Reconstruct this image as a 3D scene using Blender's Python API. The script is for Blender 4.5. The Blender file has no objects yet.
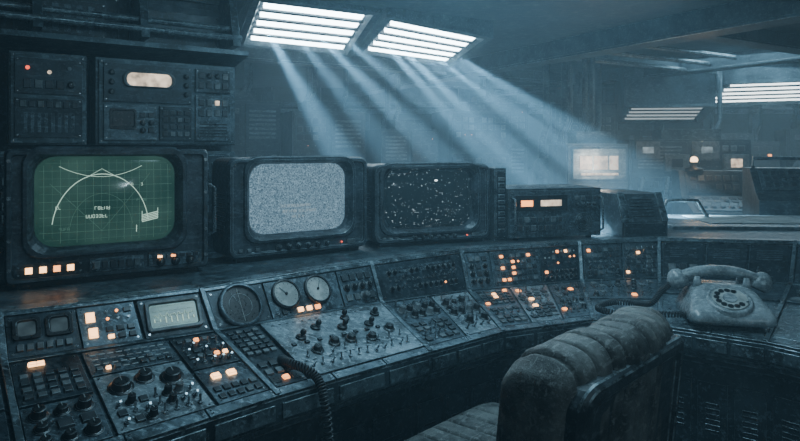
import bpy, math, random
from mathutils import Matrix, Vector, noise
random.seed(11)
V=Vector
COL=bpy.context.scene.collection
# ------------------------------------------------------------------ materials
def newmat(name):
    m=bpy.data.materials.new(name); m.use_nodes=True
    nt=m.node_tree; nt.nodes.clear()
    o=nt.nodes.new('ShaderNodeOutputMaterial'); return m,nt,o
def metal(name,col,rough=.45,metallic=.3,var=.5,scale=9,chip=.0,bump=.15):
    m,nt,o=newmat(name); N=nt.nodes; L=nt.links
    p=N.new('ShaderNodeBsdfPrincipled'); L.new(p.outputs[0],o.inputs[0])
    tc=N.new('ShaderNodeTexCoord')
    n1=N.new('ShaderNodeTexNoise'); n1.inputs['Scale'].default_value=scale; n1.inputs['Detail'].default_value=8; n1.inputs['Roughness'].default_value=.72
    L.new(tc.outputs['Object'],n1.inputs['Vector'])
    r=N.new('ShaderNodeValToRGB'); L.new(n1.outputs['Fac'],r.inputs[0])
    r.color_ramp.elements[0].position=.4; r.color_ramp.elements[1].position=.62
    r.color_ramp.elements[0].color=[c*(1-var) for c in col]+[1]
    r.color_ramp.elements[1].color=[min(1,c*(1+var)) for c in col]+[1]
    n2=N.new('ShaderNodeTexNoise'); n2.inputs['Scale'].default_value=scale*7; n2.inputs['Detail'].default_value=6; n2.inputs['Roughness'].default_value=.75
    L.new(tc.outputs['Object'],n2.inputs['Vector'])
    col_out=r.outputs[0]
    if chip>0:
        r2=N.new('ShaderNodeValToRGB'); L.new(n2.outputs['Fac'],r2.inputs[0])
        r2.color_ramp.elements[0].position=.55; r2.color_ramp.elements[1].position=.62
        mx=N.new('ShaderNodeMix'); mx.data_type='RGBA'
        mu=N.new('ShaderNodeMath'); mu.operation='MULTIPLY'; mu.inputs[1].default_value=chip
        L.new(r2.outputs[0],mu.inputs[0]); L.new(mu.outputs[0],mx.inputs[0])
        L.new(r.outputs[0],mx.inputs[6]); mx.inputs[7].default_value=[min(1,c*3+.07) for c in col]+[1]
        mp=N.new('ShaderNodeMapping'); mp.inputs['Scale'].default_value=(12,90,60); mp.inputs['Rotation'].default_value=(.3,.5,.7); L.new(tc.outputs['Object'],mp.inputs['Vector'])
        n3=N.new('ShaderNodeTexNoise'); n3.inputs['Scale'].default_value=1.6; n3.inputs['Detail'].default_value=3; L.new(mp.outputs[0],n3.inputs['Vector'])
        r3=N.new('ShaderNodeValToRGB'); L.new(n3.outputs['Fac'],r3.inputs[0]); r3.color_ramp.elements[0].position=.59; r3.color_ramp.elements[1].position=.65
        mu3=N.new('ShaderNodeMath'); mu3.operation='MULTIPLY'; mu3.inputs[1].default_value=chip*.9; L.new(r3.outputs[0],mu3.inputs[0])
        mx3=N.new('ShaderNodeMix'); mx3.data_type='RGBA'; L.new(mu3.outputs[0],mx3.inputs[0]); L.new(mx.outputs[2],mx3.inputs[6]); mx3.inputs[7].default_value=[min(1,c*2.8+.05) for c in col]+[1]
        col_out=mx3.outputs[2]
    L.new(col_out,p.inputs['Base Color'])
    rr=N.new('ShaderNodeMapRange'); L.new(n2.outputs['Fac'],rr.inputs[0]); rr.inputs[1].default_value=.3; rr.inputs[2].default_value=.7; rr.inputs[3].default_value=max(.05,rough-.2); rr.inputs[4].default_value=min(1,rough+.25)
    L.new(rr.outputs[0],p.inputs['Roughness']); p.inputs['Metallic'].default_value=metallic
    if bump>0:
        bp=N.new('ShaderNodeBump'); bp.inputs['Strength'].default_value=bump*1.8; bp.inputs['Distance'].default_value=.004
        L.new(n2.outputs['Fac'],bp.inputs['Height']); L.new(bp.outputs[0],p.inputs['Normal'])
    return m
def emit(name,col,s,base=(.02,.02,.02),rough=.4,sample=False,noisy=0):
    m,nt,o=newmat(name); N=nt.nodes; L=nt.links
    p=N.new('ShaderNodeBsdfPrincipled'); L.new(p.outputs[0],o.inputs[0])
    p.inputs['Base Color'].default_value=[*base,1]; p.inputs['Roughness'].default_value=rough
    p.inputs['Emission Color'].default_value=[*col,1]; p.inputs['Emission Strength'].default_value=s
    if noisy:
        tc=N.new('ShaderNodeTexCoord'); n=N.new('ShaderNodeTexNoise'); n.inputs['Scale'].default_value=noisy
        L.new(tc.outputs['Object'],n.inputs[0]); mr=N.new('ShaderNodeMapRange'); L.new(n.outputs[0],mr.inputs[0])
        mr.inputs[1].default_value=.3; mr.inputs[2].default_value=.7; mr.inputs[3].default_value=s*.35; mr.inputs[4].default_value=s*1.3
        L.new(mr.outputs[0],p.inputs['Emission Strength'])
    if not sample: m.cycles.emission_sampling='NONE'
    return m
M_body=metal('console_paint',(.05,.075,.09),.42,.45,.65,6,.6)
M_dark=metal('dark_panel',(.022,.034,.043),.38,.35,.65,11,.5)
M_mod=metal('module_plate',(.075,.103,.122),.36,.5,.65,13,.6)
M_light=metal('light_plate',(.21,.255,.28),.36,.5,.6,13,.5)
M_rail=metal('worn_rail',(.12,.158,.18),.34,.55,.7,8,.65)
M_edge=metal('worn_edge',(.28,.34,.37),.4,.6,.9,22,.3,.1)
M_case=metal('monitor_case',(.06,.08,.093),.42,.25,.6,7,.5)
M_bezel=metal('monitor_bezel',(.04,.054,.065),.36,.15,.6,12,.4)
M_black=metal('black_plastic',(.010,.012,.014),.35,.0,.4,20,0,.05)
M_key=metal('key_grey',(.14,.16,.17),.5,.05,.45,30,0,.05)
M_keyd=metal('key_dark',(.035,.042,.048),.45,.05,.4,30,0,.05)
M_pale=metal('pale_plastic',(.42,.45,.44),.5,.0,.3,25,0,.05)
M_steel=metal('steel',(.35,.38,.4),.25,.9,.3,25,0,.05)
M_rub=metal('rubber',(.035,.04,.044),.42,0,.3,20,0,0)
M_wall=metal('wall_paint',(.032,.049,.061),.6,.2,.65,3,.4)
M_ceil=metal('ceiling_paint',(.02,.033,.043),.6,.2,.65,2.5,.35)
M_floor=metal('floor_plate',(.03,.037,.042),.45,.3,.5,4,.2)
M_leather=metal('worn_leather',(.125,.13,.125),.44,.0,.6,12,.45,.45)
M_shell=metal('chair_shell',(.055,.068,.077),.4,.1,.55,8,.45)
M_phone=metal('phone_bakelite',(.29,.335,.36),.26,.05,.4,12,.25,.05)
M_paper=metal('map_paper',(.36,.4,.4),.8,0,.3,5,0,.05)
E_or=emit('lamp_orange',(1,.36,.1),3.6)
E_am=emit('lamp_amber',(1,.52,.22),5)
E_red=emit('lamp_red',(1,.12,.06),2)
E_warm=emit('display_warm',(1,.84,.64),1.3,noisy=30)
E_wl=emit('distant_light',(1,.86,.7),1.1,noisy=16)
E_glb=emit('globe_glow',(1,.72,.45),5)
E_bl=emit('distant_screen',(.6,.85,1),.4,noisy=14)
E_tube=emit('tube_light',(.66,.87,1),17,sample=True)
E_grn=emit('trace_green',(.66,1,.84),.85)
E_grid=emit('trace_dim_green',(.3,.7,.55),.24)
E_dimw=emit('trace_pale',(.6,.8,.9),.5)
E_glint=emit('screen_glint',(.8,.95,1),3)  # painted lamp glint for the third monitor's glass
E_mini=emit('mini_screen_blue',(.3,.5,.6),.12,rough=.2,noisy=40)
E_minig=emit('mini_screen_green',(.22,.5,.42),.32,rough=.2,noisy=30)
def screen_mat(name,kind):
    m,nt,o=newmat(name); N=nt.nodes; L=nt.links
    p=N.new('ShaderNodeBsdfPrincipled'); L.new(p.outputs[0],o.inputs[0])
    p.inputs['Base Color'].default_value=(.01,.014,.015,1); p.inputs['Roughness'].default_value=.1
    tc=N.new('ShaderNodeTexCoord'); n=N.new('ShaderNodeTexNoise'); L.new(tc.outputs['Object'],n.inputs[0])
    r=N.new('ShaderNodeValToRGB')
    if kind=='static':
        n.inputs['Scale'].default_value=210; n.inputs['Detail'].default_value=3; n.inputs['Roughness'].default_value=.9
        L.new(n.outputs[0],r.inputs[0]); r.color_ramp.elements[0].position=.41; r.color_ramp.elements[1].position=.65
        r.color_ramp.elements[0].color=(.03,.07,.11,1); r.color_ramp.elements[1].color=(.34,.56,.72,1)
    elif kind=='stars':
        n.inputs['Scale'].default_value=125; n.inputs['Detail'].default_value=2; n.inputs['Roughness'].default_value=.6
        L.new(n.outputs[0],r.inputs[0]); r.color_ramp.elements[0].position=.655; r.color_ramp.elements[1].position=.72
        r.color_ramp.elements[0].color=(.005,.012,.017,1); r.color_ramp.elements[1].color=(.65,.85,.95,1)
    else:
        n.inputs['Scale'].default_value=7; n.inputs['Detail'].default_value=5
        L.new(n.outputs[0],r.inputs[0]); r.color_ramp.elements[0].position=.3; r.color_ramp.elements[1].position=.72
        r.color_ramp.elements[0].color=(.009,.036,.029,1); r.color_ramp.elements[1].color=(.04,.096,.077,1)
    p.inputs['Emission Strength'].default_value=1.0
    L.new(r.outputs[0],p.inputs['Emission Color'])
    return m
S_green=screen_mat('radar_screen','green'); S_static=screen_mat('static_screen','static'); S_star=screen_mat('speckle_screen','stars')
# ------------------------------------------------------------------ builder
I4=Matrix.Identity(4)
def FR(o,x=(1,0,0),y=(0,1,0)):
    x=V(x).normalized(); z=x.cross(V(y)).normalized(); y=z.cross(x)
    m=Matrix((x,y,z)).transposed().to_4x4(); m.translation=V(o); return m
class B:
    def __init__(s): s.v=[];s.f=[];s.m=[];s.s=[];s.mats=[]
    def add(s,vs,fs,mat,M=None,smooth=False):
        if mat not in s.mats: s.mats.append(mat)
        k=s.mats.index(mat); o=len(s.v)
        for v in vs: s.v.append(M@V(v) if M is not None else V(v))
        for f in fs: s.f.append([i+o for i in f]); s.m.append(k); s.s.append(smooth)
    def box(s,M,c,d,mat,t=1.0):
        x,y,z=d[0]/2,d[1]/2,d[2]/2; c=V(c)
        vs=[c+V((a*x*(t if e>0 else 1),b*y*(t if e>0 else 1),e*z)) for e in(-1,1) for a,b in((-1,-1),(1,-1),(1,1),(-1,1))]
        s.add(vs,[(3,2,1,0),(4,5,6,7),(0,1,5,4),(1,2,6,5),(2,3,7,6),(3,0,4,7)],mat,M)
    def prism(s,q,h,mat,n=None):
        q=[V(p) for p in q]
        if n is None: n=(q[1]-q[0]).cross(q[3]-q[0]).normalized()
        t=[p+n*h for p in q]
        s.add(q+t,[(3,2,1,0),(4,5,6,7),(0,1,5,4),(1,2,6,5),(2,3,7,6),(3,0,4,7)],mat)
    def lathe(s,M,prof,mat,n=16,smooth=True,cap=True):
        vs=[];fs=[]
        for r,z in prof:
            for i in range(n):
                a=2*math.pi*i/n; vs.append((r*math.cos(a),r*math.sin(a),z))
        for j in range(len(prof)-1):
            for i in range(n):
                k=(i+1)%n; fs.append((j*n+i,j*n+k,(j+1)*n+k,(j+1)*n+i))
        s.add(vs,fs,mat,M,smooth)
        if cap:
            s.add(vs[:n],[tuple(reversed(range(n)))],mat,M); s.add(vs[-n:],[tuple(range(n))],mat,M)
    def cyl(s,M,c,r,h,mat,n=14,r2=None):
        s.lathe(M@Matrix.Translation(V(c)),[(r,0),(r if r2 is None else r2,h)],mat,n)
    def ball(s,M,c,r,mat,n=14,sc=(1,1,1)):
        prof=[(max(1e-4,r*math.sin(math.pi*j/8)),-r*math.cos(math.pi*j/8)) for j in range(9)]
        s.lathe(M@Matrix.Translation(V(c))@Matrix.Diagonal((*sc,1)),prof,mat,n,True,False)
    def rings(s,rs,mat,M=None,smooth=False,cap0=True,cap1=True):
        n=len(rs[0]); vs=[p for r in rs for p in r]; fs=[]
        for j in range(len(rs)-1):
            for i in range(n):
                k=(i+1)%n; fs.append((j*n+i,j*n+k,(j+1)*n+k,(j+1)*n+i))
        if cap0: fs.append(tuple(reversed(range(n))))
        if cap1: fs.append(tuple(range((len(rs)-1)*n,len(rs)*n)))
        s.add(vs,fs,mat,M,smooth)
    def tube(s,pts,r,mat,n=8,M=None):
        pts=[V(p) for p in pts]; rs=[]; up=None
        for i,p in enumerate(pts):
            t=(pts[min(i+1,len(pts)-1)]-pts[max(i-1,0)]).normalized()
            if up is None: up=t.orthogonal().normalized()
            up=(up-t*up.dot(t)).normalized(); w=t.cross(up)
            rs.append([p+up*(r*math.cos(2*math.pi*k/n))+w*(r*math.sin(2*math.pi*k/n)) for k in range(n)])
        s.rings(rs,mat,M,True)
    def torus(s,M,R,r,mat,n=24,m=8):
        rs=[]
        for i in range(n+1):
            a=2*math.pi*i/n
            rs.append([V(((R+r*math.cos(2*math.pi*k/m))*math.cos(a),(R+r*math.cos(2*math.pi*k/m))*math.sin(a),r*math.sin(2*math.pi*k/m))) for k in range(m)])
        s.rings(rs,mat,M,True,False,False)
    def obj(s,name,parent=None,org=(0,0,0),bevel=0,seg=1,edge=True):
        me=bpy.data.meshes.new(name); o=V(org)
        me.from_pydata([v-o for v in s.v],[],s.f); 
        for m in s.mats: me.materials.append(m)
        me.polygons.foreach_set('material_index',s.m); me.polygons.foreach_set('use_smooth',s.s); me.update()
        ob=bpy.data.objects.new(name,me); COL.objects.link(ob)
        if parent: ob.parent=parent
        else: ob.location=o
        if bevel>0:
            b=ob.modifiers.new('bevel','BEVEL'); b.width=bevel; b.segments=seg; b.limit_method='ANGLE'; b.angle_limit=math.radians(40)
            if edge: me.materials.append(M_edge); b.material=len(me.materials)-1
        return ob
def empty(name,loc=(0,0,0),rz=0,rx=0):
    e=bpy.data.objects.new(name,None); e.empty_display_size=.1; COL.objects.link(e); e.location=loc; e.rotation_euler=(rx,0,rz); return e
def rrect(w,h,r,n=6):
    pts=[]; r=min(r,w/2-1e-4,h/2-1e-4)
    for cx,cy,a0 in((w/2-r,h/2-r,0),(-w/2+r,h/2-r,90),(-w/2+r,-h/2+r,180),(w/2-r,-h/2+r,270)):
        for i in range(n):
            a=math.radians(a0+90*i/(n-1)); pts.append((cx+r*math.cos(a),cy+r*math.sin(a)))
    return pts
class Patch:
    def __init__(s,a,b,c,d): s.q=[V(a),V(b),V(c),V(d)]
    def pt(s,u,v): a,b,c,d=s.q; return (a*(1-u)+b*u)*(1-v)+(d*(1-u)+c*u)*v
    def sub(s,u0,v0,u1,v1): return Patch(s.pt(u0,v0),s.pt(u1,v0),s.pt(u1,v1),s.pt(u0,v1))
    def fr(s,u,v,h=0):
        e=.01; du=s.pt(min(1,u+e),v)-s.pt(max(0,u-e),v); dv=s.pt(u,min(1,v+e))-s.pt(u,max(0,v-e))
        m=FR((0,0,0),du,dv); m.translation=s.pt(u,v)+m.col[2].to_3d()*h; return m
    def w(s): return (s.pt(1,.5)-s.pt(0,.5)).length
    def h(s): return (s.pt(.5,1)-s.pt(.5,0)).length
    def n(s): return (s.q[1]-s.q[0]).cross(s.q[3]-s.q[0]).normalized()
    def lift(s,h): n=s.n()*h; return Patch(*[p+n for p in s.q])
# ------------------------------------------------------------------ controls
def screw(b,M,r=.0028): b.cyl(M,(0,0,0),r,.0015,M_steel,8)
def knob(b,M,r=.009,h=.013,mat=None):
    mat=mat or M_black
    b.lathe(M,[(r*1.35,0),(r*1.35,.002),(r,.0025),(r*.85,h),(r*.7,h+.001)],mat,14)
    b.box(M,(0,r*.4,h+.0012),(.0016,r*.8,.001),M_pale)
def toggle(b,M,s=1):
    b.cyl(M,(0,0,0),.0055*s,.003*s,M_steel,8)
    a=random.choice((-.45,.45))
    T=M@Matrix.Rotation(a,4,'X'); b.cyl(T,(0,0,0),.0018*s,.017*s,M_steel,8,.0028*s)
def bigstick(b,M,s=1):
    b.lathe(M,[(.016*s,0),(.015*s,.005*s),(.009*s,.007*s)],M_black,14)
    T=M@Matrix.Rotation(random.uniform(-.35,.35),4,'X')@Matrix.Rotation(random.uniform(-.35,.35),4,'Y')
    b.cyl(T,(0,0,.004*s),.0035*s,.013*s,M_black,8); b.ball(T,(0,0,.019*s),.009*s,M_black,12)
def key(b,M,w,h,t,mat): b.box(M,(0,0,t/2),(w,h,t),mat,.85)
def plate(b,P,mat=None,t=.005,scr=True):
    mat=mat or M_mod
    b.prism(P.q,t,mat); Q=P.lift(t)
    if scr:
        du=min(.4,.008/P.w()); dv=min(.4,.008/P.h())
        for u in(du,1-du):
            for v in(dv,1-dv): screw(b,Q.fr(u,v))
    return Q
def grid(b,Q,cell,types,lit=.05,mu=.05,mv=.08,litmat=None,mats=None,cellv=None):
    nu=max(1,int(Q.w()*(1-2*mu)/cell)); nv=max(1,int(Q.h()*(1-2*mv)/(cellv or cell)))
    cw=Q.w()*(1-2*mu)/nu; ch=Q.h()*(1-2*mv)/nv
    for j in range(nv):
        rowt=random.choice(types)
        for i in range(nu):
            u=mu+(i+.5)/nu*(1-2*mu); v=mv+(j+.5)/nv*(1-2*mv); M=Q.fr(u,v)
            t=rowt if random.random()<.72 else random.choice(types)
            if random.random()<lit:
                key(b,M,cw*.6,ch*.48,.005,litmat or random.choice((E_or,E_am,E_or))); continue
            if t=='k': key(b,M,cw*.74,ch*.68,.005,random.choice(mats or (M_key,M_keyd,M_keyd)))
            elif t=='n': knob(b,M,min(cw,ch)*.3,.012)
            elif t=='N': knob(b,M,min(cw,ch)*.36,.018,M_key if random.random()<.3 else M_black)
            elif t=='t': toggle(b,M)
            elif t=='l':
                b.cyl(M,(0,0,0),.0035,.003,random.choice((M_steel,M_steel,E_or,M_pale,M_black)),8)
            elif t=='b': b.box(M,(0,0,.0006),(cw*.7,ch*.18,.0012),M_pale)
            elif t=='w': b.box(M,(0,0,.001),(cw*.85,ch*.75,.002),M_black)
            if t in 'nt' and random.random()<.5: b.box(M,(0,-ch*.42,.0004),(cw*.5,.0018,.0008),M_pale)
def gauge(b,M,r,ang=.6):
    b.lathe(M,[(r*1.18,0),(r*1.18,.008),(r*1.02,.010),(r,.006)],M_black,28,True,False)
    b.cyl(M,(0,0,.002),r,.004,M_pale,28)
    for k in range(11):
        T=M@Matrix.Rotation(math.radians(-130+26*k),4,'Z'); b.box(T,(0,r*.82,.0065),(.0012,r*.16,.0006),M_black)
    T=M@Matrix.Rotation(ang,4,'Z'); b.box(T,(0,r*.3,.0075),(.0016,r*.85,.0008),M_black); b.cyl(M,(0,0,.006),r*.1,.003,M_black,10)
def vents(b,Q,n,mat=M_black,horiz=True,mu=.1,mv=.12):
    for k in range(n):
        f=(k+.5)/n
        if horiz: M=Q.fr(.5,mv+f*(1-2*mv)); b.box(M,(0,0,.0006),(Q.w()*(1-2*mu),Q.h()*(1-2*mv)/n*.5,.0012),mat)
        else: M=Q.fr(mu+f*(1-2*mu),.5); b.box(M,(0,0,.0006),(Q.w()*(1-2*mu)/n*.5,Q.h()*(1-2*mv),.0012),mat)
def inset_screen(b,Q,mat,t=.006,frame=M_black):
    w,h=Q.w(),Q.h(); M=Q.fr(.5,.5)
    R=[[V((x,y,0)) for x,y in rrect(w,h,.008)],[V((x,y,t)) for x,y in rrect(w*.98,h*.97,.008)],
       [V((x,y,t)) for x,y in rrect(w-.014,h-.014,.008)],[V((x,y,.002)) for x,y in rrect(w-.02,h-.02,.006)]]
    b.rings(R,frame,M,False,False,False)
    b.add([V((x,y,.002)) for x,y in rrect(w-.02,h-.02,.006)],[tuple(range(24))],mat,M)
    return M,w-.02,h-.02
# ------------------------------------------------------------------ console stations
ST=[((-1.62,.76),(-1.33,.28),.82),((-1.20,1.06),(-.93,.66),.82),((-.85,1.32),(-.60,1.0),.82),((-.5,1.555),(-.26,1.33),.81),((-.093,1.93),(.08,1.62),.79),
 ((.21,2.17),(.30,1.80),.775),((.68,2.36),(.60,1.93),.77),((1.02,2.45),(.78,1.86),.77),((1.5,2.36),(1.0,1.70),.77),((1.78,2.0),(1.2,1.45),.77),((1.88,1.5),(1.27,1.05),.77)]
ZS=.90; ZF=.72
S=[V((a[0],a[1],ZS)) for a,_,_ in ST]; F=[V((f[0],f[1],ZF)) for _,f,_ in ST]
P=[]
for (a,f,z),s_,f_ in zip(ST,S,F):
    p=s_.lerp(f_,.2); p.z=z; P.append(p)
def hdir(i): d=(S[i]-F[i]); d.z=0; return d.normalized()
console=empty('control_console',(0.2,1.6,0)); CO=(0.2,1.6,0)
cb=B()
n=len(ST); rows=[]
def z(v,zz): return V((v.x,v.y,zz))
for i in range(n):
    d=hdir(i); s_,p,f=S[i],P[i],F[i]
    bk=s_+d*.42
    rows.append([z(bk,0),z(bk,ZS),s_,z(s_,ZS-.012),p,f,z(f,ZF-.055),z(f+d*.015,ZF-.06),z(f+d*.015,ZF-.075),z(f+d*.09,ZF-.11),z(f+d*.09,.10),z(f+d*.13,.09),z(f+d*.13,0)])
cb.rings(rows,M_body)
cb.obj('console_body',console,CO,.003)
def desk(i): return Patch(F[i],F[i+1],P[i+1],P[i])
def panel(i): return Patch(P[i],P[i+1],S[i+1],S[i])
tb=B()
for i in range(n-1):
    D=desk(i); Q=panel(i)
    k=3 if i in(1,2,3) else 2
    for j in range(k):
        s_=D.sub(j/k+.004,.0,(j+1)/k-.004,.085); plate(tb,s_,M_rail,.007)
    tb.prism(Q.sub(0,.93,1,1).q,.006,M_rail)
    tb.prism(D.sub(0,.965,1,.995).q,.008,M_body)
    a,c=S[i],S[i+1]; d=hdir(i)*.05; d2=hdir(i+1)*.05
    tb.prism([a,c,c+d2,a+d],.006,M_rail,V((0,0,1)))
    a=F[i]+hdir(i)*.088; c=F[i+1]+hdir(i+1)*.088
    Pf=Patch(V((a.x,a.y,.12)),V((c.x,c.y,.12)),V((c.x,c.y,.58)),V((a.x,a.y,.58)))
    m=3
    for j in range(m):
        pl=Pf.sub(j/m+.03,.05,(j+1)/m-.03,.95); q=plate(tb,pl,M_body,.008)
        vents(tb,q.sub(.2,.6,.8,.9),6)
    a=F[i]; c=F[i+1]
    Pe=Patch(V((a.x,a.y,ZF-.045)),V((c.x,c.y,ZF-.045)),V((c.x,c.y,ZF-.012)),V((a.x,a.y,ZF-.012)))
    for j in range(m): tb.prism(Pe.sub(j/m+.02,0,(j+1)/m-.02,1).q,.005,M_rail)
for i in range(n):
    d=hdir(i); t=V((d.y,-d.x,0))*.006
    q=[F[i]-t,F[i]+t,P[i]+t,P[i]-t]; tb.prism(q,.011,M_rail,V((0,0,1)))
    q=[P[i]-t,P[i]+t,S[i]+t,S[i]-t]; tb.prism(q,.012,M_rail)
tb.obj('console_trim',console,CO,.0018)
pb=B()
def pm(i,u0,u1,v0=.04,v1=.9,mat=None,t=.005): return plate(pb,panel(i).sub(u0,v0,u1,v1),mat,t)
for i in (0,1):
    Q=pm(i,.03,.48); grid(pb,Q,.022,'kkt',.05)
    Q=pm(i,.52,.97); grid(pb,Q,.022,'ktn',.05)
Q=pm(2,.02,.33,mat=M_dark); inset_screen(pb,Q.sub(.08,.38,.48,.92),E_mini); inset_screen(pb,Q.sub(.54,.38,.94,.92),E_mini)
grid(pb,Q.sub(.05,.05,.95,.34),.016,'kl',.0,mats=(M_key,))
Q=pm(2,.34,.62)
for v in(.32,.72): key(pb,Q.fr(.2,v),.019,.024,.006,E_am)
grid(pb,Q.sub(.36,.5,.98,.95),.018,'kl',.08); grid(pb,Q.sub(.36,.05,.98,.5),.018,'kk',.2)
Q=pm(2,.64,.98,mat=M_dark); Ms,w,h=inset_screen(pb,Q.sub(.06,.12,.94,.92),E_minig,.008,M_key)
pts=[]
for k in range(60):
    x=-w*.42+w*.84*k/59; pts.append((x,h*.12*math.sin(k*.9)*math.sin(k*.23)+.0,.004))
pb.tube(pts,.0007,E_grn,4,Ms)
for k in range(5): pb.box(Ms,(0,-h*.42+h*.21*k,.0025),(w*.9,.0006,.0005),E_grn)
for k in range(8): pb.box(Ms,(-w*.42+w*.12*k,-h*.2,.003),(.003,h*(.1+.2*random.random()),.0005),E_grn)
Q=pm(3,.02,.30,mat=M_dark); M=Q.fr(.5,.5); r=.052
pb.lathe(M,[(r*1.15,0),(r*1.15,.008),(r*1.0,.012),(r*.97,.004)],M_mod,32,True,False); pb.cyl(M,(0,0,.001),r,.003,M_black,32)
pb.box(M,(0,0,.005),(.0014,r*1.7,.001),M_pale); pb.box(M@Matrix.Rotation(.5,4,'Z'),(0,r*.4,.005),(.001,r*.8,.001),M_steel); pb.torus(M@Matrix.Translation((0,0,.004)),r*.6,.0006,M_key)
Q=pm(3,.31,.74,mat=M_mod)
gauge(pb,Q.fr(.24,.6),.036,.7); gauge(pb,Q.fr(.68,.6),.036,-.5)
for k in range(3): key(pb,Q.fr(.38+.12*k,.13),.016,.013,.006,E_am if k<2 else E_or)
grid(pb,Q.sub(.02,.02,.3,.2),.016,'kl',0)
Q=pm(3,.75,.985); grid(pb,Q,.024,'nNk',.03)
Q=pm(4,.03,.97,mat=M_dark); vents(pb,Q.sub(.04,.55,.96,.95),3,M_mod); grid(pb,Q.sub(.04,.1,.96,.9),.022,'ttnl',.02)
Q=pm(5,.02,.2); grid(pb,Q,.022,'kn',.03)
Q=pm(5,.22,.62,mat=M_mod); grid(pb,Q,.02,'kkl',.19,litmat=E_or)
Q=pm(5,.64,.97,mat=M_dark); grid(pb,Q.sub(0,.4,1,1),.018,'kl',.1); grid(pb,Q.sub(0,0,1,.4),.02,'n',.05)
Q=pm(6,.04,.5,mat=M_mod); grid(pb,Q,.02,'ktk',.09)
Q=pm(6,.53,.97,mat=M_mod); grid(pb,Q,.02,'ktk',.04)
for i in(7,8,9):
    for a,c in((.03,.34),(.36,.66),(.68,.97)):
        Q=pm(i,a,c,mat=M_dark); vents(pb,Q.sub(.1,.5,.9,.9),5,M_mod); grid(pb,Q.sub(.05,.05,.95,.45),.03,'ntk',.0)
pb.obj('instrument_panels',console,CO,.0009)
db=B()
def dm(i,u0,u1,v0,v1,mat=None,t=.006): return plate(db,desk(i).sub(u0,v0,u1,v1),mat,t)
for i in(0,1):
    Q=dm(i,.03,.48,.1,.52); grid(db,Q,.024,'kkn',.04)
    Q=dm(i,.52,.97,.1,.52,M_dark); grid(db,Q,.03,'Nt',.03)
    Q=dm(i,.03,.6,.55,.95,M_dark); grid(db,Q,.022,'k',.06)
    Q=dm(i,.63,.97,.55,.95); grid(db,Q,.024,'kt',.08)
Q=dm(2,.02,.30,.1,.5,M_mod); grid(db,Q,.03,'Nkn',.0)
Q=dm(2,.02,.30,.53,.95,M_dark); grid(db,Q.sub(0,0,1,.75),.019,'k',.04,mats=(M_key,M_key,M_keyd))
for u in(.3,.42): key(db,Q.fr(u,.88),.016,.011,.006,E_am)
Q=dm(2,.32,.72,.1,.66,M_light)
for u,v,s in((.22,.72,1.2),(.5,.8,1.0),(.78,.7,1.2)): knob(db,Q.fr(u,v),.016*s,.016)
grid(db,Q.sub(0,0,1,.55),.022,'tNkt',.0)
Q=dm(2,.32,.72,.68,.95,M_mod); grid(db,Q,.016,'kb',.03)
Q=dm(2,.74,.985,.1,.5,M_mod); grid(db,Q.sub(0,0,1,.5),.02,'k',.0)
for u in(.3,.62): key(db,Q.fr(u,.72),.02,.016,.006,E_am)
Q=dm(2,.74,.985,.52,.95,M_dark); grid(db,Q,.019,'ktk',.05)
Q=dm(3,.015,.2,.1,.95,M_dark); grid(db,Q.sub(0,.45,1,1),.017,'k',.03,mats=(M_key,M_keyd)); grid(db,Q.sub(0,0,1,.42),.022,'kw',.03)
Q=dm(3,.22,.985,.1,.95,M_light,.009)
random.seed(5)
for u,v in((.17,.62),(.33,.75),(.52,.66),(.60,.82),(.74,.62),(.86,.8)): bigstick(db,Q.fr(u,v),.88)
for u,v in((.2,.36),(.36,.42),(.66,.36),(.86,.45),(.5,.42)): knob(db,Q.fr(u,v),.012,.013)
for k in range(12): toggle(db,Q.fr(.08+.075*k,.14),.9)
for k in range(9): toggle(db,Q.fr(.1+.1*k,.3),.8)
for k in range(16): db.box(Q.fr(.06+.056*k,.92),(0,0,.0005),(.008,.003,.001),M_black)
for k in range(14): db.box(Q.fr(.06+.064*k,.23),(0,0,.0005),(.01,.0025,.001),M_black)
for k in range(9): key(db,Q.fr(.08+.1*k,.52),.012,.01,.005,M_keyd)
Q=dm(4,.03,.5,.1,.95,M_mod); grid(db,Q.sub(0,.5,1,1),.028,'Nt',.0); grid(db,Q.sub(0,0,1,.5),.024,'kt',.03)
Q=dm(4,.53,.97,.1,.95,M_light); grid(db,Q,.028,'nNtt',.0)
Q=dm(5,.02,.32,.1,.95,M_mod); grid(db,Q.sub(0,.5,1,1),.02,'k',.1); grid(db,Q.sub(0,0,1,.5),.024,'kt',.02)
Q=dm(5,.34,.66,.1,.95,M_light); grid(db,Q,.024,'ktk',.04)
Q=dm(5,.68,.98,.1,.95,M_mod); grid(db,Q,.026,'tnk',.02)
Q=dm(6,.04,.96,.5,.95,M_mod); grid(db,Q,.028,'nkt',.02)
Q=dm(6,.04,.96,.1,.46,M_rail)
for i in(7,8,9):
    Q=dm(i,.02,.98,.1,.6,M_rail,.004); Q=dm(i,.02,.48,.64,.95,M_dark); grid(db,Q,.04,'kt',.0); Q=dm(i,.52,.98,.64,.95,M_mod)
db.obj('desk_modules',console,CO,.0009)
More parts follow.
